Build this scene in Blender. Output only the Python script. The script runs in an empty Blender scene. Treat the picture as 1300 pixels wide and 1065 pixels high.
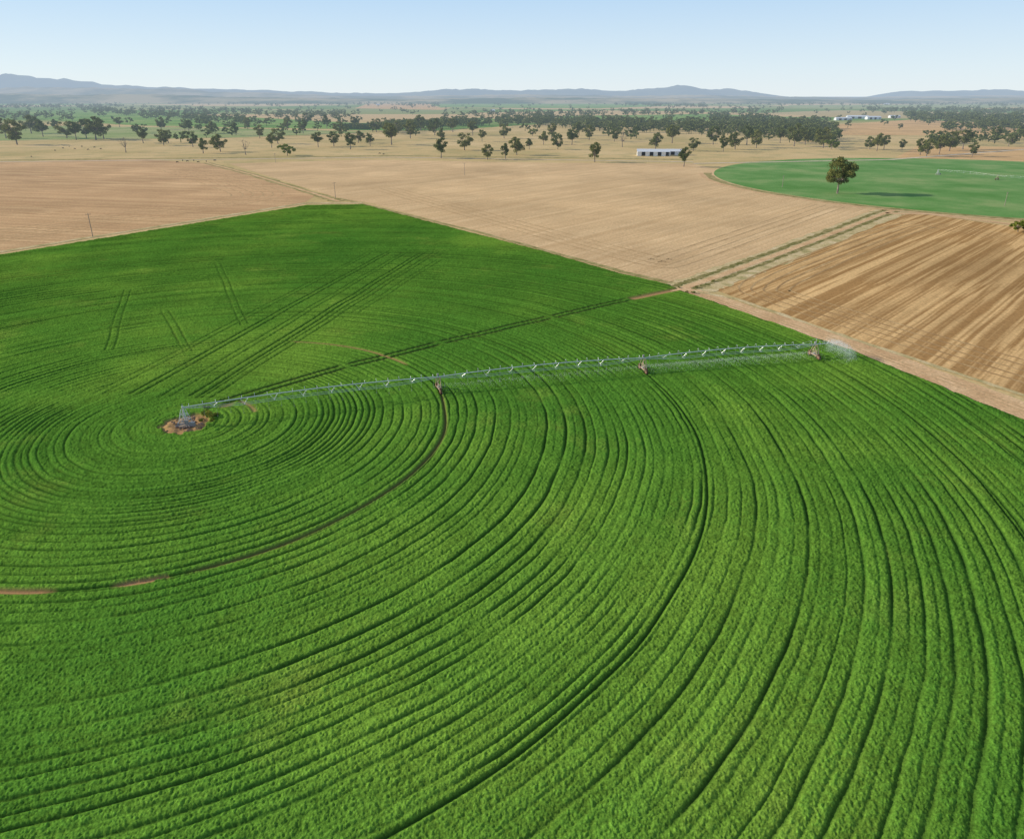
import bpy, bmesh, math, random
import numpy as np
from mathutils import Vector, Matrix

random.seed(7); rng = np.random.default_rng(11)
scene = bpy.context.scene
H = 67.0
PITCH = math.radians(22.06)
SP, CP = math.sin(PITCH), math.cos(PITCH)

def G(u, v):
    """survey point of the photograph -> metres on the ground plane"""
    x = (u-650)/902.0; yu = -(v-487.5)/902.0
    t = H/(SP - yu*CP)
    return (x*t, (CP+yu*SP)*t)

# ---------------------------------------------------------------- helpers
def link(ob, parent=None):
    scene.collection.objects.link(ob)
    if parent: ob.parent = parent
    return ob

def mesh_obj(name, verts, faces, mats, matidx=None, parent=None, smooth=False):
    me = bpy.data.meshes.new(name)
    me.from_pydata([tuple(map(float, v)) for v in verts], [], [tuple(map(int, f)) for f in faces])
    for m in mats: me.materials.append(m)
    if matidx is not None: me.polygons.foreach_set('material_index', np.asarray(matidx, dtype=np.int32))
    if smooth: me.polygons.foreach_set('use_smooth', [True]*len(me.polygons))
    me.update()
    return link(bpy.data.objects.new(name, me), parent)

def np_mesh(name, V, F):
    """fast mesh from arrays; F is (n,4)"""
    me = bpy.data.meshes.new(name)
    me.vertices.add(len(V)); me.vertices.foreach_set('co', V.astype(np.float32).ravel())
    n = len(F); k = F.shape[1]
    me.loops.add(n*k); me.loops.foreach_set('vertex_index', F.astype(np.int32).ravel())
    me.polygons.add(n)
    me.polygons.foreach_set('loop_start', np.arange(0, n*k, k, dtype=np.int32))
    me.polygons.foreach_set('loop_total', np.full(n, k, dtype=np.int32))
    me.update(calc_edges=True)
    return me

class Geo:
    def __init__(s): s.v=[]; s.f=[]; s.m=[]
    def add(s, vs, fs, m=0):
        o=len(s.v); s.v+= [tuple(v) for v in vs]; s.f += [tuple(i+o for i in f) for f in fs]; s.m += [m]*len(fs)
    def tube(s, p, q, r, r2=None, n=6, m=0, cap=True):
        p=Vector(p); q=Vector(q); r2 = r if r2 is None else r2
        d=(q-p).normalized(); a=d.cross(Vector((0,0,1)))
        if a.length<1e-3: a=Vector((1,0,0))
        a.normalize(); b=d.cross(a)
        vs=[]
        for c,rr in ((p,r),(q,r2)):
            for i in range(n):
                t=2*math.pi*i/n; vs.append(c+a*math.cos(t)*rr+b*math.sin(t)*rr)
        fs=[(i,(i+1)%n,n+(i+1)%n,n+i) for i in range(n)]
        if cap: fs += [tuple(range(n-1,-1,-1)), tuple(range(n,2*n))]
        s.add(vs,fs,m)
    def path(s, pts, r, n=6, m=0):
        for a,b in zip(pts[:-1],pts[1:]): s.tube(a,b,r,n=n,m=m)
    def box(s, c, d, ax=None, m=0):
        c=Vector(c); X,Y,Z = ax if ax else (Vector((1,0,0)),Vector((0,1,0)),Vector((0,0,1)))
        vs=[c+X*(i*d[0]/2)+Y*(j*d[1]/2)+Z*(k*d[2]/2) for k in (-1,1) for j in (-1,1) for i in (-1,1)]
        s.add(vs,[(0,2,3,1),(4,5,7,6),(0,1,5,4),(2,6,7,3),(0,4,6,2),(1,3,7,5)],m)
    def obj(s,name,mats,parent=None,smooth=False): return mesh_obj(name,s.v,s.f,mats,s.m,parent,smooth)

# ---------------------------------------------------------------- materials
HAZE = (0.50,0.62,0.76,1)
def new_mat(name):
    m=bpy.data.materials.new(name); m.use_nodes=True; nt=m.node_tree; nt.nodes.clear(); return m,nt
def N(nt,t,**k):
    n=nt.nodes.new(t)
    for a,b in k.items(): setattr(n,a,b)
    return n
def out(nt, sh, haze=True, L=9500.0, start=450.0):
    """aerial haze painted in as emission: grows with distance from the site"""
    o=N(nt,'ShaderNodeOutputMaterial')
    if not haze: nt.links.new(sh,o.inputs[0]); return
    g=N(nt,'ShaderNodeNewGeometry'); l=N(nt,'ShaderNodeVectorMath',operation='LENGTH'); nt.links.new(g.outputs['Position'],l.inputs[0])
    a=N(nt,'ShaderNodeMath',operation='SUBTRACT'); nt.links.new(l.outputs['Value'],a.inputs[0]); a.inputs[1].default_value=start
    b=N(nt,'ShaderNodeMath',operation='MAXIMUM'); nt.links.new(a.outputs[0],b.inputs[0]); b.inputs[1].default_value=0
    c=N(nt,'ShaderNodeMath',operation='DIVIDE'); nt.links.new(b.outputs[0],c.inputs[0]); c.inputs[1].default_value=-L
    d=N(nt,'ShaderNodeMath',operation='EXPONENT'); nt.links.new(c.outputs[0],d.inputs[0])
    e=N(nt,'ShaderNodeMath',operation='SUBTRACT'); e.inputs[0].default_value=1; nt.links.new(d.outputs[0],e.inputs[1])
    em=N(nt,'ShaderNodeEmission'); em.inputs[0].default_value=HAZE; em.inputs[1].default_value=0.9  # far surfaces glow in the haze colour, standing in for airlight
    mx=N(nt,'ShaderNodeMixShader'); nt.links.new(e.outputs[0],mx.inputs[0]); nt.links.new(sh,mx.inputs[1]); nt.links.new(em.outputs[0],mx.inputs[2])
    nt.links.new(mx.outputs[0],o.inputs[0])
def pos(nt, scale=(1,1,1), rot=0.0, loc=(0,0,0), src=None):
    if src is None:
        g=N(nt,'ShaderNodeNewGeometry'); src=g.outputs['Position']
    r=N(nt,'ShaderNodeMapping',vector_type='POINT'); nt.links.new(src,r.inputs[0]); r.inputs['Rotation'].default_value=(0,0,rot); r.inputs['Location'].default_value=loc
    s=N(nt,'ShaderNodeVectorMath',operation='MULTIPLY'); nt.links.new(r.outputs[0],s.inputs[0]); s.inputs[1].default_value=scale
    return s.outputs[0]
def noise(nt, vec, scale=1.0, detail=4, rough=.55, dist=0):
    n=N(nt,'ShaderNodeTexNoise'); nt.links.new(vec,n.inputs['Vector']); n.inputs['Scale'].default_value=scale
    n.inputs['Detail'].default_value=detail; n.inputs['Roughness'].default_value=rough; n.inputs['Distortion'].default_value=dist
    return n.outputs[0]
def ramp(nt, fac, stops, interp='LINEAR'):
    r=N(nt,'ShaderNodeValToRGB'); nt.links.new(fac,r.inputs[0]); cr=r.color_ramp; cr.interpolation=interp
    while len(cr.elements)<len(stops): cr.elements.new(0.5)
    for e,(p,c) in zip(cr.elements,stops): e.position=p; e.color=(c[0],c[1],c[2],1) if not isinstance(c,(int,float)) else (c,c,c,1)
    return r.outputs[0]
def mix(nt, fac, a, b, mode='MIX'):
    m=N(nt,'ShaderNodeMix',data_type='RGBA',blend_type=mode,clamp_factor=True)
    for i,x in ((0,fac),(6,a),(7,b)):
        if isinstance(x,(int,float)): m.inputs[i].default_value=x
        elif isinstance(x,tuple): m.inputs[i].default_value=(x[0],x[1],x[2],1)
        else: nt.links.new(x,m.inputs[i])
    return m.outputs[2]
def diffuse(nt, col, rough=0.9, bump=None, bdist=.1, bstr=1.0, metal=0, spec=None):
    if spec is None:
        b=N(nt,'ShaderNodeBsdfDiffuse')
        if isinstance(col,tuple): b.inputs[0].default_value=(col[0],col[1],col[2],1)
        else: nt.links.new(col,b.inputs[0])
    else:
        b=N(nt,'ShaderNodeBsdfPrincipled')
        if isinstance(col,tuple): b.inputs['Base Color'].default_value=(col[0],col[1],col[2],1)
        else: nt.links.new(col,b.inputs['Base Color'])
        b.inputs['Roughness'].default_value=rough; b.inputs['Metallic'].default_value=metal
        b.inputs['Specular IOR Level'].default_value=spec
    if bump is not None:
        bp=N(nt,'ShaderNodeBump'); nt.links.new(bump,bp.inputs['Height']); bp.inputs['Distance'].default_value=bdist; bp.inputs['Strength'].default_value=bstr
        nt.links.new(bp.outputs[0],b.inputs['Normal'])
    return b.outputs[0]

def simple(name,col,rough=.6,metal=0,var=.25,sc=2.0,haze=True,spec=.3):
    m,nt=new_mat(name)
    tc=N(nt,'ShaderNodeTexCoord')
    n=noise(nt,tc.outputs['Object'],sc,3)
    c=mix(nt,n,tuple(x*(1-var) for x in col),tuple(min(1,x*(1+var)) for x in col))
    out(nt,diffuse(nt,c,rough,metal=metal,spec=spec),haze); return m

def stubble(name, c1, c2, c3, ang, row=0.28, amp=0.5, wide=0.045, contrast=(.38,.62), along=.003, wobble=5.0):
    """harvested paddock: fine drill rows + header passes + blotches"""
    m,nt=new_mat(name)
    wob=noise(nt,pos(nt,(.012,.012,.01)),1,1)
    src=N(nt,'ShaderNodeNewGeometry').outputs['Position']
    sc=N(nt,'ShaderNodeVectorMath',operation='SCALE'); nt.links.new(wob,sc.inputs[0]); sc.inputs[3].default_value=wobble
    ad=N(nt,'ShaderNodeVectorMath',operation='ADD'); nt.links.new(src,ad.inputs[0]); nt.links.new(sc.outputs[0],ad.inputs[1])
    fine=noise(nt,pos(nt,(along,row*2.2,1),ang,src=ad.outputs[0]),1,2,.6)
    passes=noise(nt,pos(nt,(.0008,wide*4,1),ang,src=ad.outputs[0]),1,2,.5)
    blotch=noise(nt,pos(nt,(.012,.012,.01)),1,5,.65)
    grain=noise(nt,pos(nt,(.8,.8,1)),1,4,.8)
    a=ramp(nt,fine,[(contrast[0],0.0),(contrast[1],1.0)])
    b=ramp(nt,passes,[(.42,0.0),(.58,1.0)])
    col=mix(nt,a,c1,c2)
    bm=N(nt,'ShaderNodeMath',operation='MULTIPLY'); nt.links.new(b,bm.inputs[0]); bm.inputs[1].default_value=amp
    col=mix(nt,bm.outputs[0],col,c3)
    bl=ramp(nt,blotch,[(.3,.80),(.7,1.15)])
    col=mix(nt,1.0,col,bl,'MULTIPLY')
    gr=ramp(nt,grain,[(.3,.70),(.7,1.25)])
    col=mix(nt,1.0,col,gr,'MULTIPLY')
    out(nt,diffuse(nt,col)); return m

# ---------------------------------------------------------------- numpy value noise
TAB = rng.random((512,512)).astype(np.float32)
def vnoise(x,y):
    xi=np.floor(x).astype(np.int64); yi=np.floor(y).astype(np.int64)
    fx=(x-xi).astype(np.float32); fy=(y-yi).astype(np.float32)
    fx=fx*fx*(3-2*fx); fy=fy*fy*(3-2*fy)
    a=TAB[xi&511,yi&511]; b=TAB[(xi+1)&511,yi&511]; c=TAB[xi&511,(yi+1)&511]; d=TAB[(xi+1)&511,(yi+1)&511]
    return (a*(1-fx)+b*fx)*(1-fy)+(c*(1-fx)+d*fx)*fy
def fbm(x,y,o=3):
    s=0;a=1;t=0
    for i in range(o):
        s=s+a*vnoise(x+17.3*i,y-9.1*i); t+=a; a*=.5; x=x*2.03; y=y*2.03
    return s/t

# ---------------------------------------------------------------- camera
cam=bpy.data.cameras.new('camera'); co=bpy.data.objects.new('camera',cam); link(co)
co.location=(0,0,H); co.rotation_euler=(math.pi/2-PITCH,0,0)
cam.sensor_width=36; cam.lens=902/1300*36; cam.shift_y=-45/1300.0
cam.clip_start=1; cam.clip_end=200000
scene.camera=co

# ---------------------------------------------------------------- light
EL=math.radians(21)
sd=Vector((-0.985,0.17,0)).normalized()
sunvec=Vector((sd.x*math.cos(EL),sd.y*math.cos(EL),math.sin(EL)))
sl=bpy.data.lights.new('sun','SUN'); sl.energy=5.0; sl.angle=math.radians(.5); sl.color=(1,.90,.74)
so=bpy.data.objects.new('sun',sl); link(so); so.rotation_euler=(-sunvec).to_track_quat('-Z','Y').to_euler(); so.location=(-200,50,200)
w=bpy.data.worlds.new('World'); scene.world=w; w.use_nodes=True
nt=w.node_tree; bg=nt.nodes['Background']; sky=nt.nodes.new('ShaderNodeTexSky'); sky.sky_type='NISHITA'
sky.sun_disc=False; sky.sun_elevation=EL; sky.sun_rotation=math.atan2(sd.x,sd.y)
sky.altitude=300; sky.air_density=1.0; sky.dust_density=.3; sky.ozone_density=1.5
STR=.14
tc=N(nt,'ShaderNodeTexCoord'); sx=N(nt,'ShaderNodeSeparateXYZ'); nt.links.new(tc.outputs['Generated'],sx.inputs[0])
k=1/STR
grad=ramp(nt,sx.outputs[2],[(0.0,(.80,.89,.94)),(.03,(.73,.86,.95)),(.11,(.52,.72,.94)),(.3,(.33,.46,.68)),(1.0,(.22,.30,.46))])
gs=N(nt,'ShaderNodeVectorMath',operation='SCALE'); nt.links.new(grad,gs.inputs[0]); gs.inputs[3].default_value=k
sky_c=mix(nt,.9,sky.outputs[0],gs.outputs[0])
nt.links.new(sky_c,bg.inputs[0]); bg.inputs[1].default_value=STR
scene.view_settings.view_transform='Standard'; scene.view_settings.look='None'; scene.view_settings.exposure=0

# ---------------------------------------------------------------- ground sheet
m,nt=new_mat('dry_grassland')
vor=N(nt,'ShaderNodeTexVoronoi'); 
wob=noise(nt,pos(nt,(.001,.001,.001)),1,2)
wv=N(nt,'ShaderNodeVectorMath',operation='ADD'); nt.links.new(pos(nt,(1/900,1/1000,0),.5),wv.inputs[0]); 
sc=N(nt,'ShaderNodeVectorMath',operation='SCALE'); nt.links.new(wob,sc.inputs[0]); sc.inputs[3].default_value=.5; nt.links.new(sc.outputs[0],wv.inputs[1])
nt.links.new(wv.outputs[0],vor.inputs['Vector']); vor.inputs['Scale'].default_value=1
sep=N(nt,'ShaderNodeSeparateColor'); nt.links.new(vor.outputs['Color'],sep.inputs[0])
patch=ramp(nt,sep.outputs[0],[(0,(.62,.44,.22)),(.14,(.50,.39,.19)),(.26,(.18,.28,.07)),(.44,(.64,.47,.25)),(.60,(.30,.33,.12)),(.74,(.58,.39,.18)),(.84,(.16,.28,.06))],'CONSTANT')
near=ramp(nt,noise(nt,pos(nt,(.006,.006,.01)),1,4,.6),[(.3,(.46,.36,.15)),(.5,(.62,.45,.21)),(.7,(.70,.51,.26))])
near2=mix(nt,ramp(nt,noise(nt,pos(nt,(.03,.03,.01),0,(5,9,0)),1,4,.65),[(.5,0.0),(.66,.6)]),near,(.36,.32,.14))
g=N(nt,'ShaderNodeNewGeometry'); sx=N(nt,'ShaderNodeSeparateXYZ'); nt.links.new(g.outputs['Position'],sx.inputs[0])
mr=N(nt,'ShaderNodeMapRange'); nt.links.new(sx.outputs[1],mr.inputs[0]); mr.inputs[1].default_value=1900; mr.inputs[2].default_value=2300
col=mix(nt,mr.outputs[0],near2,patch)
grain=noise(nt,pos(nt,(.5,.5,1)),1,4,.75)
col=mix(nt,1.0,col,ramp(nt,grain,[(.3,.75),(.7,1.2)]),'MULTIPLY')
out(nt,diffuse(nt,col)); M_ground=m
S=60000
mesh_obj('ground',[(-S,-3000,0),(S,-3000,0),(S,S,0),(-S,S,0)],[(0,1,2,3)],[M_ground])

def sheet(name, pts, z, mat):
    bm=bmesh.new(); f=bm.faces.new([bm.verts.new((p[0],p[1],z)) for p in pts]); bmesh.ops.triangulate(bm,faces=[f])
    for f in bm.faces:
        if f.normal.z<0: f.normal_flip()
    me=bpy.data.meshes.new(name); bm.to_mesh(me); bm.free(); me.materials.append(mat)
    return link(bpy.data.objects.new(name,me))
def subdiv(pts, n=8, jit=0.0, closed=True):
    o=[]; L=len(pts)
    for i in range(L if closed else L-1):
        a=Vector(pts[i]); b=Vector(pts[(i+1)%L])
        for k in range(n):
            p=a.lerp(b,k/n); 
            if k and jit: p=p+Vector((random.uniform(-jit,jit),random.uniform(-jit,jit)))
            o.append((p.x,p.y))
    if not closed: o.append(tuple(pts[-1]))
    return o
def offset(p,off):
    o=[]
    for i,q in enumerate(p):
        a=Vector(p[max(i-1,0)]); b=Vector(p[min(i+1,len(p)-1)]); d=(b-a).normalized(); o.append((q[0]-d.y*off,q[1]+d.x*off))
    return o
def chaikin(p,it=3):
    for _ in range(it):
        o=[p[0]]
        for a,b in zip(p[:-1],p[1:]):
            o.append((a[0]*.75+b[0]*.25,a[1]*.75+b[1]*.25)); o.append((a[0]*.25+b[0]*.75,a[1]*.25+b[1]*.75))
        o.append(p[-1]); p=o
    return p
def ribbon(name, pts, width, z, mat, jit=.3, n=14):
    p=subdiv(pts,n,0,False); L=[];R=[]
    for i,q in enumerate(p):
        a=Vector(p[max(i-1,0)]); b=Vector(p[min(i+1,len(p)-1)]); d=(b-a).normalized(); nn=Vector((-d.y,d.x))
        w1=width/2*(1+random.uniform(-jit,jit)); w2=width/2*(1+random.uniform(-jit,jit))
        L.append((q[0]+nn.x*w1,q[1]+nn.y*w1,z)); R.append((q[0]-nn.x*w2,q[1]-nn.y*w2,z))
    k=len(p); vs=R+L
    return mesh_obj(name,vs,[(i,i+1,k+i+1,k+i) for i in range(k-1)],[mat])

M_stub_c=stubble('stubble_pale',(.64,.43,.225),(.77,.54,.295),(.60,.395,.20),-math.radians(49),row=.35,amp=.35,along=.0015)
M_stub_l=stubble('stubble_reddish',(.52,.315,.16),(.76,.51,.27),(.50,.305,.16),-math.radians(-12),row=.3,amp=.5,along=.0015)
M_stub_r=stubble('stubble_brown',(.39,.22,.085),(.73,.47,.21),(.43,.255,.105),-math.radians(46),row=.22,amp=.45,contrast=(.42,.58),along=.0012,wobble=2.5)
M_stub_o=stubble('stubble_orange',(.62,.38,.16),(.72,.47,.23),(.58,.37,.18),-math.radians(20),row=.2,amp=.4)
def grassy(name,c1,c2,c3,sc=.05):
    m,nt=new_mat(name)
    a=ramp(nt,noise(nt,pos(nt,(sc,sc,1)),1,5,.65),[(.35,c1),(.5,c2),(.65,c3)])
    gr=noise(nt,pos(nt,(1.3,1.3,1)),1,3,.7)
    a=mix(nt,1.0,a,ramp(nt,gr,[(.3,.72),(.7,1.22)]),'MULTIPLY')
    out(nt,diffuse(nt,a)); return m
M_verge=grassy('verge_grass',(.20,.19,.07),(.38,.31,.13),(.50,.39,.20),.2)
M_pverge=grassy('dry_verge_grass',(.38,.32,.14),(.58,.45,.23),(.68,.54,.32),.15)
M_dark=grassy('rank_verge_grass',(.15,.15,.05),(.24,.21,.08),(.42,.33,.16),.25)
M_dirt=grassy('dirt_road_soil',(.56,.35,.18),(.66,.43,.23),(.73,.50,.28),.12)
M_hl=grassy('header_wheelmark',(.44,.29,.15),(.52,.35,.18),(.66,.46,.25),.1)
M_hlr=grassy('header_wheelmark_brown',(.36,.22,.10),(.44,.28,.13),(.60,.41,.2),.1)
M_green2=grassy('lucerne_far',(.11,.26,.06),(.16,.31,.09),(.26,.36,.13),.02)
M_green3=grassy('pasture_far',(.26,.33,.11),(.32,.37,.14),(.45,.42,.2),.008)
M_olive=grassy('pasture_green',(.15,.28,.06),(.21,.34,.08),(.31,.38,.12),.008)

sheet('stubble_field', subdiv([G(-500,205),G(0,206),G(180,202),G(262,208),G(402,247),G(388,257),G(0,319),G(-500,395)],4), .05, M_stub_l)
sheet('stubble_field', subdiv([G(290,208),G(460,203),G(700,207),G(880,208),G(1000,240),G(1112,268),G(1098,276),G(880,354),G(845,358),G(790,345),G(600,293),G(470,258),G(430,252)],3), .05, M_stub_c)
sheet('stubble_field', subdiv([G(1128,271),G(1180,273),G(1300,290),G(1600,325),G(2100,600),G(1300,500),G(1080,428),G(935,378),G(898,365)],4), .05, M_stub_r)
sheet('stubble_field', subdiv([G(1165,186),G(1420,188),G(1500,210),G(1300,214),G(1130,204)],3), .05, M_stub_o)
sheet('stubble_field', subdiv([G(1040,160),G(1160,152),G(1330,160),G(1350,172),G(1060,172)],3), .12, M_stub_o)
sheet('stubble_field', subdiv([G(470,131),G(600,132),G(560,140),G(450,138)],3), .3, M_stub_o)
sheet('pasture', [G(-80,168),G(60,160),G(290,163),G(480,168),G(300,175),G(-80,180)], .15, M_green3)
sheet('pasture', [G(20,142),G(110,140),G(330,150),G(480,158),G(470,165),G(180,160),G(60,153)], .2, M_olive)
sheet('pasture', [G(420,158),G(560,153),G(700,157),G(560,166),G(440,166)], .2, M_olive)
sheet('pasture', [G(540,131),G(800,130),G(870,134),G(760,138),G(560,137)], .4, M_olive)
sheet('pasture', [G(700,148),G(900,145),G(1010,149),G(880,153),G(720,153)], .3, M_olive)
sheet('pasture', [G(1000,134),G(1180,133),G(1330,136),G(1200,139),G(1010,138)], .4, M_green3)
sheet('pasture', [G(-60,130),G(120,129.5),G(260,132),G(100,134),G(-60,134)], .5, M_olive)
hc=chaikin([G(470,240),G(620,284),G(790,332),G(850,344),G(885,334),G(985,296),G(1075,263)],2)
for o_ in (1,7,13,19): ribbon('header_wheelmarks',offset(hc,o_),.9,.09,M_hl,.3,3)
hr=chaikin([G(1290,300),G(1180,281),G(1130,284),G(1000,332),G(925,364),G(965,381),G(1085,420),G(1300,487),G(1500,545)],2)
for o_ in (0,4.5,9,13.5,18): ribbon('header_wheelmarks',offset(hr,o_),.8,.09,M_hlr,.3,3)
hl=chaikin([G(-200,340),G(0,308),G(340,256),G(372,246),G(330,233),G(255,213)],2)
for o_ in (2,9,16,23,30,38): ribbon('header_wheelmarks',offset(hl,o_),1.0,.09,M_hl,.3,3)
cx,cy,cr=6.2*H,9.4*H,3.5*H
circ=[(cx+cr*math.cos(t),cy+cr*math.sin(t)) for t in np.linspace(0,2*math.pi,96,endpoint=False)]
sheet('green_pivot_field',circ,.08,M_green2)
ribbon('field_verge',[G(262,207),G(320,222),G(405,248),G(430,256)],9,.10,M_verge)
ribbon('dirt_track',[G(262,207),G(320,222),G(405,248),G(430,256)],3,.12,M_dirt)
ribbon('field_verge',[G(-500,397),G(0,320),G(388,258),G(460,258)],4.5,.11,M_pverge)
ribbon('field_verge',[G(430,252),G(600,293),G(790,345),G(850,359)],3,.10,M_verge)
rd=[G(858,371),G(905,355),G(1000,320),G(1120,273),G(1135,268)]
ribbon('grass_verge',rd,19,.07,M_pverge,.12)
ribbon('grass_verge',offset(rd,5.2),3.0,.10,M_dark,.5,30)
ribbon('grass_verge',offset(rd,-2.5),2.4,.10,M_dark,.5,30)
ribbon('dirt_track',offset(rd,1.0),3.4,.12,M_dirt,.1)
ribbon('dirt_track',[G(1125,271),G(1180,272),G(1300,287),G(1600,320)],6,.12,M_dirt,.1)
circ_e=[(cx+(cr+5)*math.cos(t),cy+(cr+5)*math.sin(t)) for t in np.linspace(math.radians(165),math.radians(262),40)]
ribbon('field_verge',circ_e,7,.11,M_verge,.3,1)
circ_t=[(cx+(cr+11)*math.cos(t),cy+(cr+11)*math.sin(t)) for t in np.linspace(math.radians(165),math.radians(262),40)]
ribbon('dirt_track',circ_t,4,.13,M_dirt,.15,1)
ribbon('dirt_road',[G(862,368),G(900,378),G(1085,440),G(1300,522),G(1700,672)],10,.11,M_dirt,.12)
ribbon('field_verge',[G(880,370),G(935,380),G(1080,430),G(1300,503),G(1650,620)],2.0,.13,M_pverge,.4)
dr_=[G(872,369),G(900,377),G(1085,438),G(1300,518),G(1700,665)]
for o_ in (-2.2,-.3): ribbon('wheel_track',offset(dr_,o_),.5,.14,M_hl,.3,20)
M_road2=grassy('pale_road',(.55,.45,.30),(.62,.51,.36),(.68,.56,.42),.1)
ribbon('dirt_road',[G(880,208),G(1130,203),G(1300,190),G(1500,182)],8,.13,M_road2,.1)
ribbon('dirt_road',[G(-100,207),G(250,203),G(500,200),G(880,206)],6,.13,M_road2,.1)
ribbon('field_verge',[G(-100,205),G(250,201),G(500,198),G(880,203)],12,.10,M_verge,.4)

# ---------------------------------------------------------------- main crop field
PX,PY = G(236,540)
T = [G(557,497),G(816,472),G(1033,454)]
RT = [math.hypot(a-PX,b-PY) for a,b in T]
crop_poly=[G(0,324),G(388,261),G(462,260),G(600,296),G(700,322),G(790,348),G(850,362),G(868,370),G(890,378),G(1085,446),G(1300,533)]
pL=Vector(crop_poly[0]); dL=(pL-Vector(crop_poly[1])).normalized()
pR=Vector(crop_poly[-1]); dR=(pR-Vector(crop_poly[-3])).normalized()
crop_poly=[tuple(pL+dL*300)]+crop_poly+[tuple(pR+dR*260)]
crop_poly += [(crop_poly[-1][0],-260),(crop_poly[0][0]-100,-260)]

m,nt=new_mat('lucerne_crop')
at=lambda n:(lambda q:(setattr(q,'attribute_name',n),q.outputs['Fac'])[1])(N(nt,'ShaderNodeAttribute'))
gr=at('groove'); so_=at('soil'); cl=at('clump')
big=noise(nt,pos(nt,(.014,.014,1)),1,4,.65)
pat=noise(nt,pos(nt,(.045,.045,1),.4,(30,11,0)),1,4,.7)
fine=noise(nt,pos(nt,(4.2,4.2,4.2)),1,3,.8)
c=ramp(nt,big,[(.32,(.066,.185,.022)),(.5,(.095,.225,.026)),(.66,(.155,.29,.034))])
c=mix(nt,ramp(nt,pat,[(.58,0.0),(.76,.5)]),c,(.24,.32,.05))
c=mix(nt,1.0,c,ramp(nt,fine,[(.30,.56),(.5,.98),(.7,1.5)]),'MULTIPLY')
c=mix(nt,1.0,c,ramp(nt,cl,[(.0,.68),(.5,1.0),(1,1.26)]),'MULTIPLY')
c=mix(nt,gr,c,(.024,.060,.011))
c=mix(nt,so_,c,(.44,.25,.12))
out(nt,diffuse(nt,c,bump=fine,bdist=.09,bstr=.8),False); M_crop=m
sheet('lucerne_understorey',crop_poly,.02,M_crop)

NR,NC=1300,1650
ys=36*np.exp(np.linspace(0,math.log(520/36),NR)); s=np.linspace(-1,1,NC)
Y=np.repeat(ys[:,None],NC,1); X=s[None,:]*(0.86*ys[:,None]+16)
X=X.ravel(); Y=Y.ravel()
dx=X-PX; dy=Y-PY; R=np.hypot(dx,dy); A=np.arctan2(dy,dx)
inside=np.zeros(len(X),bool); D=np.full(len(X),1e9)
for i in range(len(crop_poly)):
    x1,y1=crop_poly[i]; x2,y2=crop_poly[(i+1)%len(crop_poly)]
    cnd=((y1>Y)!=(y2>Y))
    xx=(x2-x1)*(Y-y1)/((y2-y1) if abs(y2-y1)>1e-9 else 1e-9)+x1
    inside ^= cnd&(X<xx)
    L2=(x2-x1)**2+(y2-y1)**2; t=np.clip(((X-x1)*(x2-x1)+(Y-y1)*(y2-y1))/L2,0,1)
    D=np.minimum(D,np.hypot(X-x1-t*(x2-x1),Y-y1-t*(y2-y1)))
D=np.where(inside,D,-D)+ (fbm(X*.3,Y*.3,2)-.5)*1.6
rr=np.arange(0,600,.05); prof=np.zeros_like(rr); tone=np.zeros_like(rr)
r=3.0; k=0
rs=random.Random(5)
while r<590:
    strong=(k%2==0)
    wdt=rs.uniform(.18,.27)*(1.2 if strong else .85)*(1+max(0,r-100)/200); dep=rs.uniform(.6,1.0) if strong else rs.uniform(.3,.7)
    if rs.random()<.15: dep*=.45
    prof=np.maximum(prof,dep*np.exp(-((rr-r)/wdt)**2))
    st=(rs.uniform(1.5,2.5) if r>40 else rs.uniform(1.1,1.8))
    tone[(rr>=r)&(rr<r+st)]=rs.uniform(-1,1)
    r += st; k+=1
wob=(fbm(X/26,Y/26,2)-.5)*1.3+(fbm(X/4,Y/4,1)-.5)*.25
Rw=R+wob
back=np.clip((A-.28)/.05,0,1)*np.clip((3.1-A)/.1,0,1)
wide=np.interp(Rw,rr,prof); wide2=np.maximum.reduce([np.interp(Rw+o,rr,prof) for o in (-.25,0,.25)]); tn=np.interp(Rw,rr,tone)
farw=back*np.clip((R-60)/60,0,1)
wide=wide*(1-farw)+wide2*farw
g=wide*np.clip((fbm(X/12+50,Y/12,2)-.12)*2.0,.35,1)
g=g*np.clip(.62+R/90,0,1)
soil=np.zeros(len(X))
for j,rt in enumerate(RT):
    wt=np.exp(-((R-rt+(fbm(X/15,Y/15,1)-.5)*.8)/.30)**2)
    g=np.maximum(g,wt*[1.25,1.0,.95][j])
sel=np.exp(-((R-RT[0]+(fbm(X/15,Y/15,1)-.5)*.8)/.5)**2)
def abetween(u1,v1,u2,v2):
    a1=math.atan2(G(u1,v1)[1]-PY,G(u1,v1)[0]-PX); a2=math.atan2(G(u2,v2)[1]-PY,G(u2,v2)[0]-PX)
    lo,hi=min(a1,a2),max(a1,a2); e=.05
    return np.clip((A-lo)/e,0,1)*np.clip((hi-A)/e,0,1)
soil=np.maximum(soil,sel*1.3*abetween(140,742,225,735)*(fbm(X/1.5,Y/1.5,2)>.36))
soil=np.maximum(soil,sel*1.0*abetween(-30,746,80,746))
soil=np.maximum(soil,sel*.7*abetween(370,433,530,462))
soil=np.maximum(soil,sel*.25*abetween(230,735,560,500))
sel2=np.exp(-((R-14.5)/.55)**2)*abetween(300,512,345,522); soil=np.maximum(soil,sel2*.7)
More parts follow.
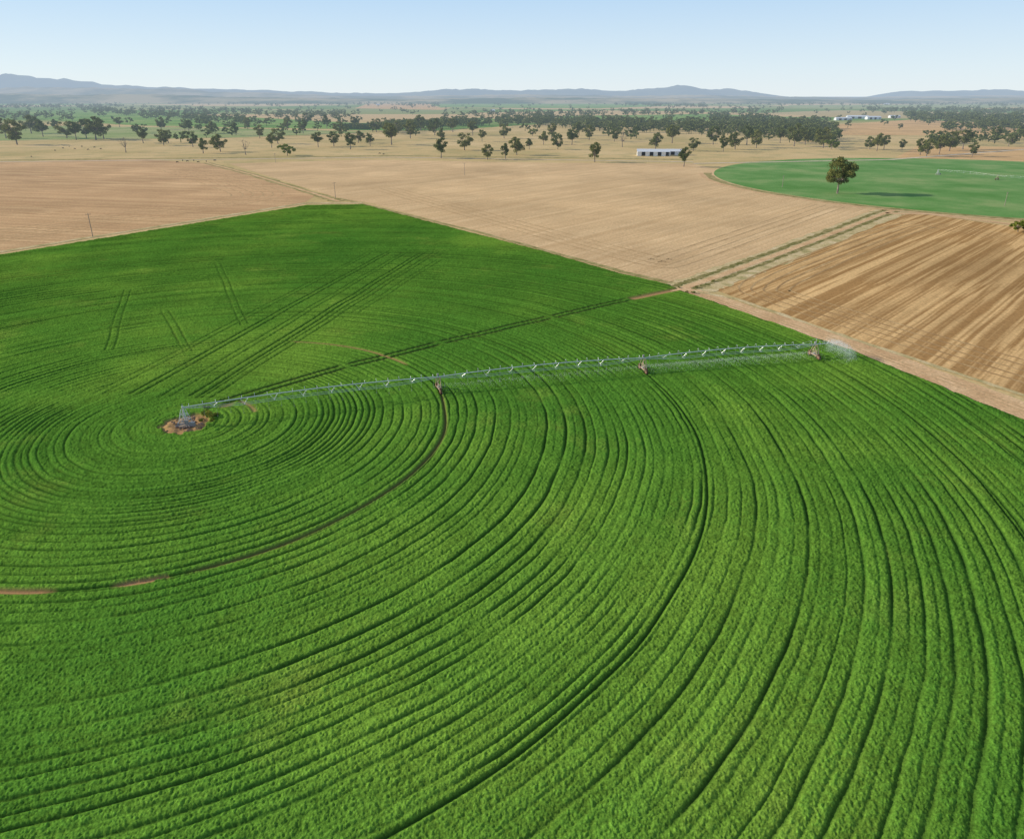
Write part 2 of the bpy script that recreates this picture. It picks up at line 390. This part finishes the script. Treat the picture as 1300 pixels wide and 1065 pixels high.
def seg(p,q,w,dep,so=0,pair=0.0):
    global g,soil
    x1,y1=p; x2,y2=q; L=math.hypot(x2-x1,y2-y1); ux,uy=(x2-x1)/L,(y2-y1)/L
    al=(X-x1)*ux+(Y-y1)*uy; pe=-(X-x1)*uy+(Y-y1)*ux+(fbm(X/18+9,Y/18,1)-.5)*1.0
    on=np.clip(al/2,0,1)*np.clip((L-al)/2,0,1)
    for o in ((-pair/2,pair/2) if pair else (0,)):
        e=np.exp(-((pe-o)/w)**2)*on
        g=np.maximum(g,e*dep)
        if so: soil=np.maximum(soil,e*so)
tr=[G(275,514),G(440,466),G(560,437),G(700,404),G(800,381)]
for a,b in zip(tr[:-1],tr[1:]): seg(a,b,.5,1.1,.1,2.6)
seg(G(798,381),G(868,367),1.5,.9,.95)
seg(G(275,520),G(300,512),1.0,.6,.5)
for (a,b,c_,d_,dp) in [(120,505,470,322,.4),(165,505,492,322,.6),(205,508,515,321,.45),(240,508,538,321,.65),(255,510,556,320,.5),(450,400,560,330,.4)]:
    seg(G(a,b),G(c_,d_),.45,dp*1.15,0,2.2)
for (a,b,c_,d_) in [(138,448,163,368),(312,415,277,335),(240,450,210,395)]:
    seg(G(a,b),G(c_,d_),.36,.5,0,2.2)
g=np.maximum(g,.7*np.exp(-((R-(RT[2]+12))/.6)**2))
base=.48
m1=fbm(X/.34,Y/.34,2); m2=fbm(X/1.3+31,Y/1.3,2); m3=fbm(X/.17+7,Y/.17,1)
Z=base+(m1-.5)*.22+(m2-.5)*.06+(m3-.5)*.09+tn*.035
Z=Z*(1-.84*np.clip(g,0,1))+.04*np.clip(g,0,1)
pad=np.clip((R-4.2-(fbm(X/1.2,Y/1.2,2)-.5)*3)/1.0,0,1); soil=np.maximum(soil,(1-pad)*.9)
Z=Z*np.clip(pad,.08,1)
Z=Z*(1-.85*np.clip(soil,0,1))
# spoil mound round the pivot base
Z=Z+.55*np.exp(-((R-3.2)/1.1)**2)*np.clip(fbm(X/1.4+3,Y/1.4,2)*2-.55,0,1)
edge=np.clip(D/1.0,0,1); Z=Z*edge+.03
V=np.stack([X,Y,Z],1)
idx=np.arange(NR*NC).reshape(NR,NC)
F=np.stack([idx[:-1,:-1],idx[:-1,1:],idx[1:,1:],idx[1:,:-1]],-1).reshape(-1,4)
keep=(D[F]>-.5).all(1); F=F[keep]
used=np.zeros(len(V),bool); used[F.ravel()]=True; remap=np.cumsum(used)-1
me=np_mesh('lucerne_field',V[used],remap[F])
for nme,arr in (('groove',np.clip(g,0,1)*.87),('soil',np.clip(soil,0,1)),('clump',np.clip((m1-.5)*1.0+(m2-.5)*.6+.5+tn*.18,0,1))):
    a=me.attributes.new(nme,'FLOAT','POINT'); a.data.foreach_set('value',arr[used].astype(np.float32))
me.polygons.foreach_set('use_smooth',np.ones(len(me.polygons),bool)); me.materials.append(M_crop)
link(bpy.data.objects.new('lucerne_field',me))

# ---------------------------------------------------------------- hills
def hills(name, prof, Dm, depth, col1, col2, zoff=0, rough=.12, seed=0):
    us=np.linspace(prof[0][0],prof[-1][0],420); ph=np.interp(us,[p[0] for p in prof],[p[1] for p in prof])
    ph=ph+(fbm(us/14+seed,us*0+seed,3)-.5)*rough*np.maximum(ph,2)*2.0
    nd=14; verts=[]
    for j in range(nd):
        f=j/(nd-1); shape=math.sin(math.pi*min(1,f*1.0))**.8
        y=Dm+depth*(f-.5)
        nz=fbm(us/9+j*1.7+seed,us*0+j*.9,2)
        for i,u in enumerate(us):
            hh=max(0,(H+Dm*ph[i]/1049.0))*shape
            hh*=1+(float(nz[i])-.5)*.35*(1-abs(2*f-1))
            verts.append((Dm*(u-650)/973.0,y,hh-2))
    n=len(us); F=[(j*n+i,j*n+i+1,(j+1)*n+i+1,(j+1)*n+i) for j in range(nd-1) for i in range(n-1)]
    m,nt=new_mat(name+'_ground')
    c=ramp(nt,noise(nt,pos(nt,(.0012,.0012,.003)),1,5,.65),[(.42,col1),(.58,col2)])
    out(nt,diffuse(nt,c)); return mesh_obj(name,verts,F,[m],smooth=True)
hills('hills',[(-300,18),(-100,20),(0,23),(25,25),(70,20),(100,19),(130,13),(160,13),(200,11),(250,10),(300,8),(350,6),(420,4),(480,3),(520,4),(560,8),(600,9),(640,7),(700,8),(740,9),(780,6),(820,8),(850,12),(865,14),(880,10),(900,7),(925,9),(950,5),(990,-1),(1050,-2.5),(1120,-2),(1150,6),(1200,6),(1260,8),(1300,6),(1400,9),(1600,6)],15500,3500,(.05,.08,.05),(.14,.15,.08),seed=3)
hills('foothills',[(-300,9),(0,9),(80,11),(150,8),(220,9),(280,5),(350,3),(430,0),(520,0),(600,1),(700,1.5),(800,0),(900,1),(1000,-1),(1100,-2),(1200,0),(1400,1)],10500,2500,(.14,.16,.08),(.46,.36,.2),seed=9,rough=.25)
hills('foothills',[(-300,3),(0,3),(80,1),(150,2),(220,1),(280,-1),(350,-2),(430,-3),(520,-4),(600,-3),(700,-2),(800,-3),(900,-3),(1000,-4),(1100,-5),(1200,-3),(1400,-2)],7600,1500,(.07,.11,.04),(.46,.37,.2),seed=19,rough=.25)

# ---------------------------------------------------------------- trees
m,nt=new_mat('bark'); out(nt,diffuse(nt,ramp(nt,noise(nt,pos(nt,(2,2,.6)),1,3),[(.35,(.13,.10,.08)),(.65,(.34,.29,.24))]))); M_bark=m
def leafmat(name,c1,c2,c3):
    m,nt=new_mat(name); oi=N(nt,'ShaderNodeObjectInfo')
    c=ramp(nt,noise(nt,pos(nt,(.35,.35,.35)),1,2,.6),[(.35,c1),(.5,c2),(.68,c3)])
    c=mix(nt,1.0,c,ramp(nt,oi.outputs['Random'],[(0,(.8,.85,.8)),(1,(1.35,1.2,1.1))]),'MULTIPLY')
    d=N(nt,'ShaderNodeBsdfDiffuse'); nt.links.new(c,d.inputs[0]); tr=N(nt,'ShaderNodeBsdfTranslucent'); nt.links.new(c,tr.inputs[0])
    mx=N(nt,'ShaderNodeMixShader'); mx.inputs[0].default_value=.3; nt.links.new(d.outputs[0],mx.inputs[1]); nt.links.new(tr.outputs[0],mx.inputs[2])
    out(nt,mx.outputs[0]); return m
M_leaf=leafmat('gum_leaves',(.09,.12,.04),(.15,.18,.06),(.23,.25,.085))
M_leafb=leafmat('bright_leaves',(.13,.18,.03),(.21,.26,.05),(.30,.33,.08))

def leaf_quads(C, size, rg):
    n=len(C); a=rg.normal(size=(n,3)); a/=np.linalg.norm(a,axis=1)[:,None]; b=rg.normal(size=(n,3)); b-=a*(a*b).sum(1)[:,None]; b/=np.linalg.norm(b,axis=1)[:,None]
    s=(size*rg.uniform(.6,1.4,n))[:,None]; 
    V=np.stack([C-a*s-b*s*.6,C+a*s-b*s*.5,C+a*s*.9+b*s*.6,C-a*s*.8+b*s*.5],1).reshape(-1,3)
    return V, np.arange(4*n).reshape(n,4)
def crown_pts(seed,nclump,per,wide=.36,zc=.64,zr=.27):
    rg=np.random.default_rng(seed); C=[];P=[]
    for i in range(nclump):
        while True:
            d=rg.uniform(-1,1,3)
            if .35<np.linalg.norm(d)<1: break
        c=np.array([d[0]*wide,d[1]*wide,zc+d[2]*zr]); C.append(c)
        rad=rg.uniform(.085,.15)
        q=rg.normal(size=(per,3)); q/=np.linalg.norm(q,axis=1)[:,None]; q*= (rg.random(per)**.45)[:,None]*rad; q[:,2]*=.7
        P.append(c+q)
    return rg,C,np.concatenate(P)
def tree_mesh(name,seed,nclump=16,per=110,leaf=.019,wide=.36,mat=None,zc=.64,zr=.27,bare=False):
    rg,C,P=crown_pts(seed,nclump,per,wide,zc,zr)
    ge=Geo(); top=(rg.uniform(-.03,.03),rg.uniform(-.03,.03),.30)
    ge.tube((0,0,-.02),(top[0]*.5,top[1]*.5,.16),.030,.022,n=7); ge.tube((top[0]*.5,top[1]*.5,.16),top,.022,.018,n=7)
    for c in C:
        mid=((c[0]*.5+top[0]*.5),(c[1]*.5+top[1]*.5),top[2]+(c[2]-top[2])*.35)
        ge.tube(top,mid,.012,.008,n=5); ge.tube(mid,tuple(c),.008,.003,n=5)
        if bare:
            for q in range(5):
                e=c+rg.normal(size=3)*.07; ge.tube(tuple(c),tuple(e),.004,.0015,n=4)
    n0=len(ge.v); nf=len(ge.f)
    me=bpy.data.meshes.new(name)
    if bare:
        me.from_pydata(ge.v,[],ge.f); me.materials.append(M_bark); return me
    V,F=leaf_quads(P,leaf,rg)
    me.from_pydata(ge.v+[tuple(x) for x in V.tolist()],[],ge.f+[tuple(int(j)+n0 for j in f) for f in F])
    me.materials.append(M_bark); me.materials.append(mat or M_leaf)
    me.polygons.foreach_set('material_index',np.array([0]*nf+[1]*len(F),dtype=np.int32)); me.update()
    return me
GUM=[tree_mesh('gum_mesh',100+i,rnd,per,.022,w,zc=z,zr=zz) for i,(rnd,per,w,z,zz) in enumerate([(24,100,.34,.54,.35),(20,110,.30,.57,.34),(26,95,.40,.52,.34),(18,115,.28,.57,.35),(28,90,.38,.52,.36),(22,105,.32,.58,.33)])]
BIG=tree_mesh('gum_mesh_large',57,42,200,.0155,.38,zc=.60,zr=.33)
BUSH=tree_mesh('shrub_mesh',77,20,90,.03,.55,mat=M_leafb,zc=.45,zr=.35)
DEAD=tree_mesh('dead_tree_mesh',66,12,1,.02,.33,bare=True)
def mpp(v):
    yu=-(v-487.5)/902.0; return H/(SP-yu*CP)/902.0
def put(name,me,u,v,hpx=None,hm=None,wx=1.0):
    x,y=G(u,v); h=hm if hm else hpx*mpp(v)*1.03
    o=bpy.data.objects.new(name,me); link(o); o.location=(x,y,0); o.scale=(h*wx,h*wx,h); o.rotation_euler=(0,0,random.uniform(0,6.28)); return o
put('eucalyptus_tree',BIG,1063,246,44,wx=.98)
trees=[(22,184,34),(8,176,26),(40,170,24),(55,174,22),(85,176,24),(97,178,26),(110,176,24),(122,178,28),(132,177,26),(182,182,20),(208,185,22),(214,182,18),(245,187,20),(258,195,19),(280,193,22),(345,188,18),(353,183,22),(404,187,20),(424,186,20),(445,190,22),(455,182,18),(470,186,16),(478,168,18),(497,184,28),(521,176,22),(534,166,18),(552,172,22),(560,201,25),(590,191,24),(600,172,20),(619,203,20),(642,202,20),(656,197,24),(672,190,14),(708,190,20),(726,184,20),(748,178,20),(755,206,26),(832,190,24),(868,212,26),(880,192,18),(853,182,22),(905,184,22),(918,193,20),(933,190,22),(948,184,22),(960,188,22),(990,182,22),(1008,186,28),(1022,184,22),(1045,188,26),(1113,192,22),(1104,190,18),(1122,190,18),(1145,190,14),(1168,197,22),(1176,199,26),(1192,196,22),(1205,192,26),(1222,190,24),(1234,199,18),(1262,181,20),(1280,186,16),(690,184,18),(640,176,18),(575,168,18),(330,176,16),(300,172,16),(268,170,16),(240,168,14),(205,165,16),(152,162,14),(430,170,16),(385,170,16),(365,166,16),(415,163,16),(505,170,18),(612,180,16),(780,180,16),(700,176,18),(735,172,18),(560,180,16),(390,158,14),(450,162,14),(315,164,14),(70,166,14),(175,170,14)]
for i,(u,v,h) in enumerate(trees):
    put('eucalyptus_tree',GUM[i%6],u,v,h*random.uniform(.92,1.08),wx=random.uniform(.9,1.15))
for u,v,h in [(365,198,19),(676,173,12),(1292,295,20),(1310,297,24),(1055,190,16)]:
    put('shrub',BUSH,u,v,h)
for u,v in [(862,366),(872,372),(884,366),(905,358),(880,373)]: put('shrub',BUSH,u,v,hm=random.uniform(.9,1.5),wx=1.1)
for u,v,h in [(160,194,20),(312,197,20),(790,187,20),(500,172,16)]:
    put('dead_tree',DEAD,u,v,h)
for u,v,h in [(268,531,2.4),(262,528,2.0),(274,530,1.7),(256,536,1.2),(270,536,1.4),(262,520,1.5)]:
    put('weed_clump',BUSH,u,v,hm=h,wx=.9)

LOW=[]
for i in range(6):
    rg,C,P=crown_pts(300+i,12,14,[.4,.34,.46,.38,.42,.5][i],.52,.36); Vq,Fq=leaf_quads(P,.062,rg)
    tv=np.array([[.03,0,0],[-.03,0,0],[-.02,0,.4],[.02,0,.4],[0,.03,0],[0,-.03,0],[0,-.02,.4],[0,.02,.4]]); 
    LOW.append((np.concatenate([Vq,tv]),np.concatenate([Fq,np.array([[0,1,2,3],[4,5,6,7]])+len(Vq)])))
def belt(name,spec):
    Vs=[];Fs=[];o=0
    for (u1,v1,u2,v2,jv,n,hm) in spec:
        for k in range(n):
            f=random.random(); u=u1+(u2-u1)*f; v=v1+(v2-v1)*f+random.gauss(0,jv)
            v=max(v,125.2); x,y=G(u,v)
            h=hm*random.uniform(.7,1.3); a=random.uniform(0,6.28); ca,sa=math.cos(a),math.sin(a)
            Vq,Fq=LOW[random.randrange(6)]; sx=h*random.uniform(1.0,1.5)
            W=np.stack([(Vq[:,0]*ca-Vq[:,1]*sa)*sx+x,(Vq[:,0]*sa+Vq[:,1]*ca)*sx+y,Vq[:,2]*h],1)
            Vs.append(W);Fs.append(Fq+o);o+=len(W)
    me=np_mesh(name,np.concatenate(Vs),np.concatenate(Fs)); me.materials.append(M_leaf); link(bpy.data.objects.new(name,me))
belt('distant_tree_belt',[(0,136,170,136,1.5,140,18),(100,140,310,156,2,140,18),(-100,145,100,150,4,50,18),(290,131,560,133,1.5,260,18),(180,140,440,148,2.5,160,18),(230,158,470,160,4,50,17),
 (470,166,700,154,2.5,190,19),(680,156,1040,172,3.5,380,19),(560,148,1000,143,2.5,150,18)])
belt('distant_tree_belt',[(900,152,1060,166,3,190,18),(780,133,900,136,1,120,18),(900,131,1320,132,1.5,420,18),
 (1150,150,1330,156,3,240,20),(1100,140,1330,143,1.5,200,18),(1170,182,1340,176,2,40,18),(1000,176,1060,182,2,30,19),(1190,165,1330,163,1.5,60,18)])
belt('distant_tree_belt',[(-100,127.5,1400,127.5,1.0,1100,22),(-100,132,1400,131,3,450,18),(0,140,1300,142,6,240,17),(0,165,1300,165,8,70,17),(200,128,760,129,1,400,22)])

# ---------------------------------------------------------------- farm sheds
M_white=simple('white_cladding',(.78,.77,.73),.6,var=.05)
M_roof=simple('galvanised_roof',(.66,.67,.68),.45,var=.1)
M_open=simple('shed_opening',(.05,.05,.05),.9)
def shed(name,u,v,L,W,Hh,ang,bays=6,wall=None):
    x,y=G(u,v); e=bpy.data.objects.new(name,None); link(e); e.location=(x,y,0); e.rotation_euler=(0,0,ang)
    g=Geo(); g.box((0,W/2,Hh/2),(L,.3,Hh)); g.box((-L/2,0,Hh/2),(.3,W-.3,Hh)); g.box((L/2,0,Hh/2),(.3,W-.3,Hh)); 
    bw=L/bays
    for i in range(bays):
        if i%2==0: g.box((-L/2+bw*(i+.5),-W/2,Hh/2),(bw-.3,.2,Hh))
    for i in range(bays+1): g.box((-L/2+bw*i,-W/2-.2,Hh/2),(.35,.35,Hh))
    for s in (-1,1): g.add([(s*L/2,-W/2,Hh),(s*L/2,W/2,Hh),(s*L/2,0,Hh+W*.2)],[(0,1,2)])
    g.obj('walls',[wall or M_white],e)
    r=Geo(); o=.6
    a=[(-L/2-o,-W/2-o,Hh-.05),(L/2+o,-W/2-o,Hh-.05),(L/2+o,0,Hh+W*.2+.1),(-L/2-o,0,Hh+W*.2+.1),(L/2+o,W/2+o,Hh-.05),(-L/2-o,W/2+o,Hh-.05)]
    r.add(a,[(0,1,2,3),(3,2,4,5)]); r.obj('roof',[M_roof],e)
    d=Geo(); d.box((0,W/2-.5,Hh/2),(L-1,.1,Hh-.3)); d.obj('interior_wall',[M_open],e)
shed('farm_shed',829,198,38,14,5,-.12,8)
shed('hay_shed',856,197,20,12,4.5,-.12,4,M_roof)
for (u,v,L,W_,h) in [(1070,153,70,20,7),(1088,151,90,25,8),(1108,152,60,25,8),(1135,150,50,20,7)]: shed('farm_shed',u,v,L*.7,W_*.7,h*.8,random.uniform(-.2,.2),6,M_roof)
for (u,v,L) in [(575,128,120),(700,130,80),(480,134,50),(625,142,40),(1125,133,90),(330,126.5,120),(860,129,90)]: shed('farmhouse',u,v,L*.5,18,6,random.uniform(-.3,.3),5)

# ---------------------------------------------------------------- power poles
M_wood=simple('pole_timber',(.30,.25,.20),.8)
polepos=[(118,301,12),(426,252,11),(590,223,11),(993,238,9),(1275,262,9),(350,207,10)]
for u,v,h in polepos:
    x,y=G(u,v); e=bpy.data.objects.new('power_pole',None); link(e); e.location=(x,y,0); e.rotation_euler=(0,0,.5)
    g=Geo(); g.tube((0,0,0),(0,0,h),.2,.14,n=8); g.obj('post',[M_wood],e)
    g=Geo(); g.box((0,0,h-.6),(2.4,.14,.16)); 
    for s in (-1.05,0,1.05): g.tube((s,0,h-.5),(s,0,h-.2),.06,n=6)
    g.obj('crossarm',[M_wood],e)

# ---------------------------------------------------------------- centre pivot irrigators
M_galv=simple('galvanised_steel',(.60,.64,.63),.4,metal=.3,var=.12,sc=3,haze=False)
M_frame=simple('weathered_frame_steel',(.46,.34,.25),.6,metal=.15,var=.2,sc=3,haze=False)
M_tyre=simple('muddy_rubber_tyre',(.13,.075,.045),.9,var=.5)
M_rust=simple('rusty_rim',(.48,.27,.14),.8)
M_box=simple('control_box',(.26,.27,.27),.5)
M_conc=simple('concrete_pad',(.30,.24,.19),.9)
def wheel(g,c,ax,r=.76,wd=.42):
    ax=Vector(ax).normalized(); up=Vector((0,0,1)); fw=ax.cross(up).normalized(); n=20; c=Vector(c)
    prof=[(r*.55,-wd*.4),(r*.9,-wd/2),(r,-wd*.3),(r,wd*.3),(r*.9,wd/2),(r*.55,wd*.4)]
    vs=[];k=len(prof)
    for i in range(n):
        t=2*math.pi*i/n; d=fw*math.cos(t)+up*math.sin(t)
        for (pr,pa) in prof: vs.append(c+d*pr+ax*pa)
    g.add(vs,[(i*k+j,i*k+(j+1)%k,((i+1)%n)*k+(j+1)%k,((i+1)%n)*k+j) for i in range(n) for j in range(k)],0)
    for i in range(n):
        t=2*math.pi*i/n; d=fw*math.cos(t)+up*math.sin(t); g.box(c+d*(r+.02),(.06,wd*.95,.07),(d.cross(ax),ax,d),0)
    g.tube(c-ax*.05,c+ax*.05,r*.56,n=16,m=1); g.tube(c-ax*.2,c+ax*.2,.12,n=8,m=1)
def irrigator(name,P0,towers,over=13.0,thick=1.0):
    root=bpy.data.objects.new(name,None); link(root); root.location=(P0[0],P0[1],0)
    loc=lambda p:Vector((p[0]-P0[0],p[1]-P0[1],0))
    g=Geo(); topz=4.3
    for sx in (-1,1):
        for sy in (-1,1): g.tube((sx*1.15,sy*1.15,.2),(sx*.3,sy*.3,topz-.3),.07)
    for z,h in ((1.4,.88),(2.7,.58)):
        c=[(-h,-h,z),(h,-h,z),(h,h,z),(-h,h,z)]
        for i in range(4): g.tube(c[i],c[(i+1)%4],.045)
    for sx,sy,tx,ty in ((-1,-1,1,-1),(1,-1,1,1),(1,1,-1,1),(-1,1,-1,-1)):
        g.tube((sx*1.1,sy*1.1,.3),(tx*.58,ty*.58,2.7),.035)
    g.tube((0,0,.1),(0,0,topz),.15,n=10); g.tube((0,0,topz-.15),(0,0,topz+.25),.24,n=10); g.tube((0,0,topz+.25),(0,0,topz+.8),.05)
    g.obj('centre_tower',[M_galv],root)
    g=Geo(); g.box((.9,-1.25,1.3),(.7,.35,1.0)); g.box((-1.0,-1.2,.8),(.4,.3,.6)); g.box((1.9,-.9,.75),(1.1,.7,.9)); g.tube((-1.6,-1.6,.5),(-.1,-.1,.5),.13,n=8)
    g.obj('control_panel',[M_box],root)
    g=Geo(); g.box((0,0,.08),(3.0,3.0,.2)); g.obj('concrete_base',[M_conc],root)
    pts=[Vector((0,0,0))]+[loc(t) for t in towers]
    hp=3.85
    pipe=Geo();truss=Geo();goose=Geo();drop=Geo()
    def span(a,b,n,bow,last=False,first=False):
        d=(b-a); L=d.length; d=d/L; s=Vector((-d.y,d.x,0))
        za=topz if first else hp; P=[]
        for i in range(n+1):
            f=i/n; P.append(a+d*L*f+Vector((0,0,za*(1-f)+hp*f+bow*4*f*(1-f))))
        pipe.path(P,.10*thick,n=8)
        if not last:
            lows=[]
            for i in range(1,n):
                f=i/n; dr=1.35*min(1,4*f*(1-f)*1.6)
                A=P[i]+s*.55-Vector((0,0,dr)); B=P[i]-s*.55-Vector((0,0,dr))
                lows.append((A,B))
                truss.tube(P[i]+d*.9,A,.03*thick,n=4); truss.tube(P[i]-d*.9,A,.03*thick,n=4)
                truss.tube(P[i]+d*.9,B,.03*thick,n=4); truss.tube(P[i]-d*.9,B,.03*thick,n=4); truss.tube(A,B,.03*thick,n=4)
            for k in (0,1):
                chain=[P[0]-Vector((0,0,.2))]+[q[k] for q in lows]+[P[-1]-Vector((0,0,.2))]
                truss.path(chain,.038*thick,n=4)
        m=max(2,int(L/2.7))
        for i in range(m):
            f=(i+.5)/m; c=a+d*L*f+Vector((0,0,za*(1-f)+hp*f+bow*4*f*(1-f))); sd_=s*(1 if i%2 else -1)
            arc=[c+Vector((0,0,.08)),c+Vector((0,0,.5)),c+sd_*.18+Vector((0,0,.75)),c+sd_*.5+Vector((0,0,.65)),c+sd_*.7+Vector((0,0,.2))]
            goose.path(arc,.036*thick,n=5)
            e=c+sd_*.7; z0=e.z+.2; drop.tube((e.x,e.y,z0),(e.x,e.y,1.55),.016*thick,n=4); drop.tube((e.x,e.y,1.55),(e.x,e.y,1.35),.07,.05,n=6)
        return d,s
    dirs=[]
    for i in range(len(pts)-1): dirs.append(span(pts[i],pts[i+1],9,.75,first=(i==0)))
    d,s=dirs[-1]
    endp=pts[-1]+d*over; span(pts[-1],endp,4,.0,last=True)
    truss.tube(pts[-1]+Vector((0,0,hp)),pts[-1]+Vector((0,0,hp+1.7)),.06,n=5)
    truss.tube(pts[-1]+Vector((0,0,hp+1.7)),endp-d*.6+Vector((0,0,hp)),.025,n=4); truss.tube(pts[-1]+Vector((0,0,hp+1.7)),pts[-1]-d*5+Vector((0,0,hp+.3)),.025,n=4)
    pipe.tube(endp+Vector((0,0,hp)),endp+d*.4+Vector((0,0,hp+.8)),.09,.05,n=8)
    pipe.obj('span_pipe',[M_galv],root); truss.obj('truss_rods',[M_galv],root); goose.obj('gooseneck_pipes',[M_galv],root); drop.obj('drop_hoses',[M_box],root)
    for i,p in enumerate(pts[1:]):
        d,s=dirs[i]; g=Geo(); bz=.9; up=Vector((0,0,1))
        for k in (-1,1):
            for e in (-.22,.22):
                g.tube(p+s*k*1.9+d*e+up*bz,p+s*k*.22+d*e*2+up*(hp-.1),.085,n=6)
            g.tube(p+s*k*1.9+up*bz,p+d*.6+up*(hp-.3),.05,n=5)
        g.tube(p-s*1.15+up*2.1,p+s*1.15+up*2.1,.06,n=5)
        g.tube(p-s*1.15+up*2.1,p+s*1.9+up*bz,.05,n=5); g.tube(p+s*1.15+up*2.1,p-s*1.9+up*bz,.05,n=5)
        g.box(p+up*bz,(4.6,.34,.28),(s,d,up)); g.obj('tower_frame',[M_frame],root)
        g=Geo(); g.box(p+up*(bz+.36),(.8,.45,.4),(s,d,up)); g.box(p+s*.3+up*(hp+.4),(.5,.4,.6),(s,d,up)); g.obj('drive_motor',[M_box],root)
        g=Geo(); wheel(g,p+s*2.0+up*.78,d); wheel(g,p-s*2.0+up*.78,d); g.obj('wheels',[M_tyre,M_rust],root)
    return root,pts,dirs,endp
root,pts,dirs,endp=irrigator('center_pivot_irrigator',(PX,PY),T,over=3.5,thick=1.15)
q0=Vector(G(1190,222)); q1=Vector(G(1300,232)); dq=(q1-q0).normalized()
irrigator('center_pivot_irrigator',tuple(q0),[tuple(q0+dq*52*k) for k in (1,2,3)],thick=.5)

M_rock=simple('rubble',(.26,.17,.12),.95)
g=Geo()
for i in range(80):
    a=random.uniform(0,6.28); rad=random.uniform(1.8,4.6); s_=random.uniform(.12,.45); c=Vector((PX+math.cos(a)*rad,PY+math.sin(a)*rad*.9,s_*.3+.15))
    vs=[c+Vector((random.gauss(0,1),random.gauss(0,1),random.gauss(0,.6))).normalized()*s_ for _ in range(8)]
    bm=bmesh.new(); [bm.verts.new(v) for v in vs]; bmesh.ops.convex_hull(bm,input=bm.verts); bm.verts.ensure_lookup_table(); bm.verts.index_update()
    g.add([v.co.copy() for v in bm.verts],[[v.index for v in f.verts] for f in bm.faces]); bm.free()
g.obj('rubble',[M_rock])

m,nt=new_mat('water_droplets')
d_=N(nt,'ShaderNodeBsdfDiffuse'); d_.inputs[0].default_value=(.92,.95,.97,1); t_=N(nt,'ShaderNodeBsdfTranslucent'); t_.inputs[0].default_value=(.92,.95,.97,1)
mx=N(nt,'ShaderNodeMixShader'); mx.inputs[0].default_value=.5; nt.links.new(d_.outputs[0],mx.inputs[1]); nt.links.new(t_.outputs[0],mx.inputs[2]); out(nt,mx.outputs[0],False); M_water=m
P=[]; E=Vector((endp.x+PX,endp.y+PY,0)); d,s=dirs[-1]
for i in range(11000):
    t=random.random()**.8; az=random.gauss(-.45,.55); dd=Vector((d.x*math.cos(az)-d.y*math.sin(az),d.x*math.sin(az)+d.y*math.cos(az),0))
    dist=t*7.5; z=4.3+1.0*math.sin(t*math.pi*.75)-3.2*t*t
    P.append(E+dd*dist+Vector((random.gauss(0,.5),random.gauss(0,.5),max(.6,z-random.random()**2*3))))
for i in range(12000):
    f=random.random(); seg_=2 if f<.75 else 1
    a_,b_=pts[seg_],pts[seg_+1]; p=a_.lerp(b_,random.random())+Vector((PX,PY,0)); rd_=random.uniform(0,3.4); aa=random.uniform(0,6.28)
    P.append(p+Vector((math.cos(aa)*rd_,math.sin(aa)*rd_,1.5-.08*rd_*rd_+random.gauss(0,.1))))
V_,F_=leaf_quads(np.array([tuple(p) for p in P]),.032,np.random.default_rng(3))
me=np_mesh('water_spray',V_,F_); me.materials.append(M_water); link(bpy.data.objects.new('water_spray',me))

# ---------------------------------------------------------------- cattle
M_cow=simple('cow_hide',(.025,.02,.018),.8)
def cow_mesh():
    vs=[(-.75,0,1.15),(-.3,0,1.12),(.25,0,1.12),(.7,0,1.2),(1.05,0,1.15),(1.35,0,.8),(1.6,0,.45)]
    rd=[.30,.36,.37,.34,.2,.14,.1]; ed=[(0,1),(1,2),(2,3),(3,4),(4,5),(5,6)]
    for sy in (-1,1):
        i=len(vs); vs+= [(-.78,sy*.2,.8),(-.92,sy*.2,.45),(-.82,sy*.2,.02)]; rd+=[.16,.08,.06]; ed+=[(0,i),(i,i+1),(i+1,i+2)]
        i=len(vs); vs+= [(.62,sy*.2,.75),(.64,sy*.2,.4),(.62,sy*.2,.02)]; rd+=[.14,.08,.06]; ed+=[(3,i),(i,i+1),(i+1,i+2)]
        i=len(vs); vs+= [(1.35,sy*.22,.86)]; rd+=[.04]; ed+=[(5,i)]
    i=len(vs); vs+=[(-1.05,0,1.1),(-1.12,0,.5)]; rd+=[.05,.03]; ed+=[(0,i),(i,i+1)]
    me=bpy.data.meshes.new('c'); me.from_pydata(vs,ed,[]); o=bpy.data.objects.new('tmp',me); link(o)
    md=o.modifiers.new('s','SKIN'); md2=o.modifiers.new('u','SUBSURF'); md2.levels=1; md2.render_levels=1
    for k,sv in enumerate(me.skin_vertices[0].data): sv.radius=(rd[k],rd[k]); sv.use_root=(k==1)
    dg=bpy.context.evaluated_depsgraph_get(); r=bpy.data.meshes.new_from_object(o.evaluated_get(dg)); bpy.data.objects.remove(o); r.materials.clear(); r.materials.append(M_cow); r.name='cow'; return r
CM=cow_mesh()
for (u,v) in [(80,189),(88,187),(95,190),(104,187),(112,191),(120,188),(128,190),(232,205),(238,206),(246,205),(252,207),(262,206),(273,205),(482,196),(487,197),(70,192),(225,207),(40,200)]:
    x,y=G(u,v); o=bpy.data.objects.new('cow',CM); link(o); o.location=(x,y,0); o.rotation_euler=(0,0,random.uniform(0,6.28)); o.scale=(1.15,)*3
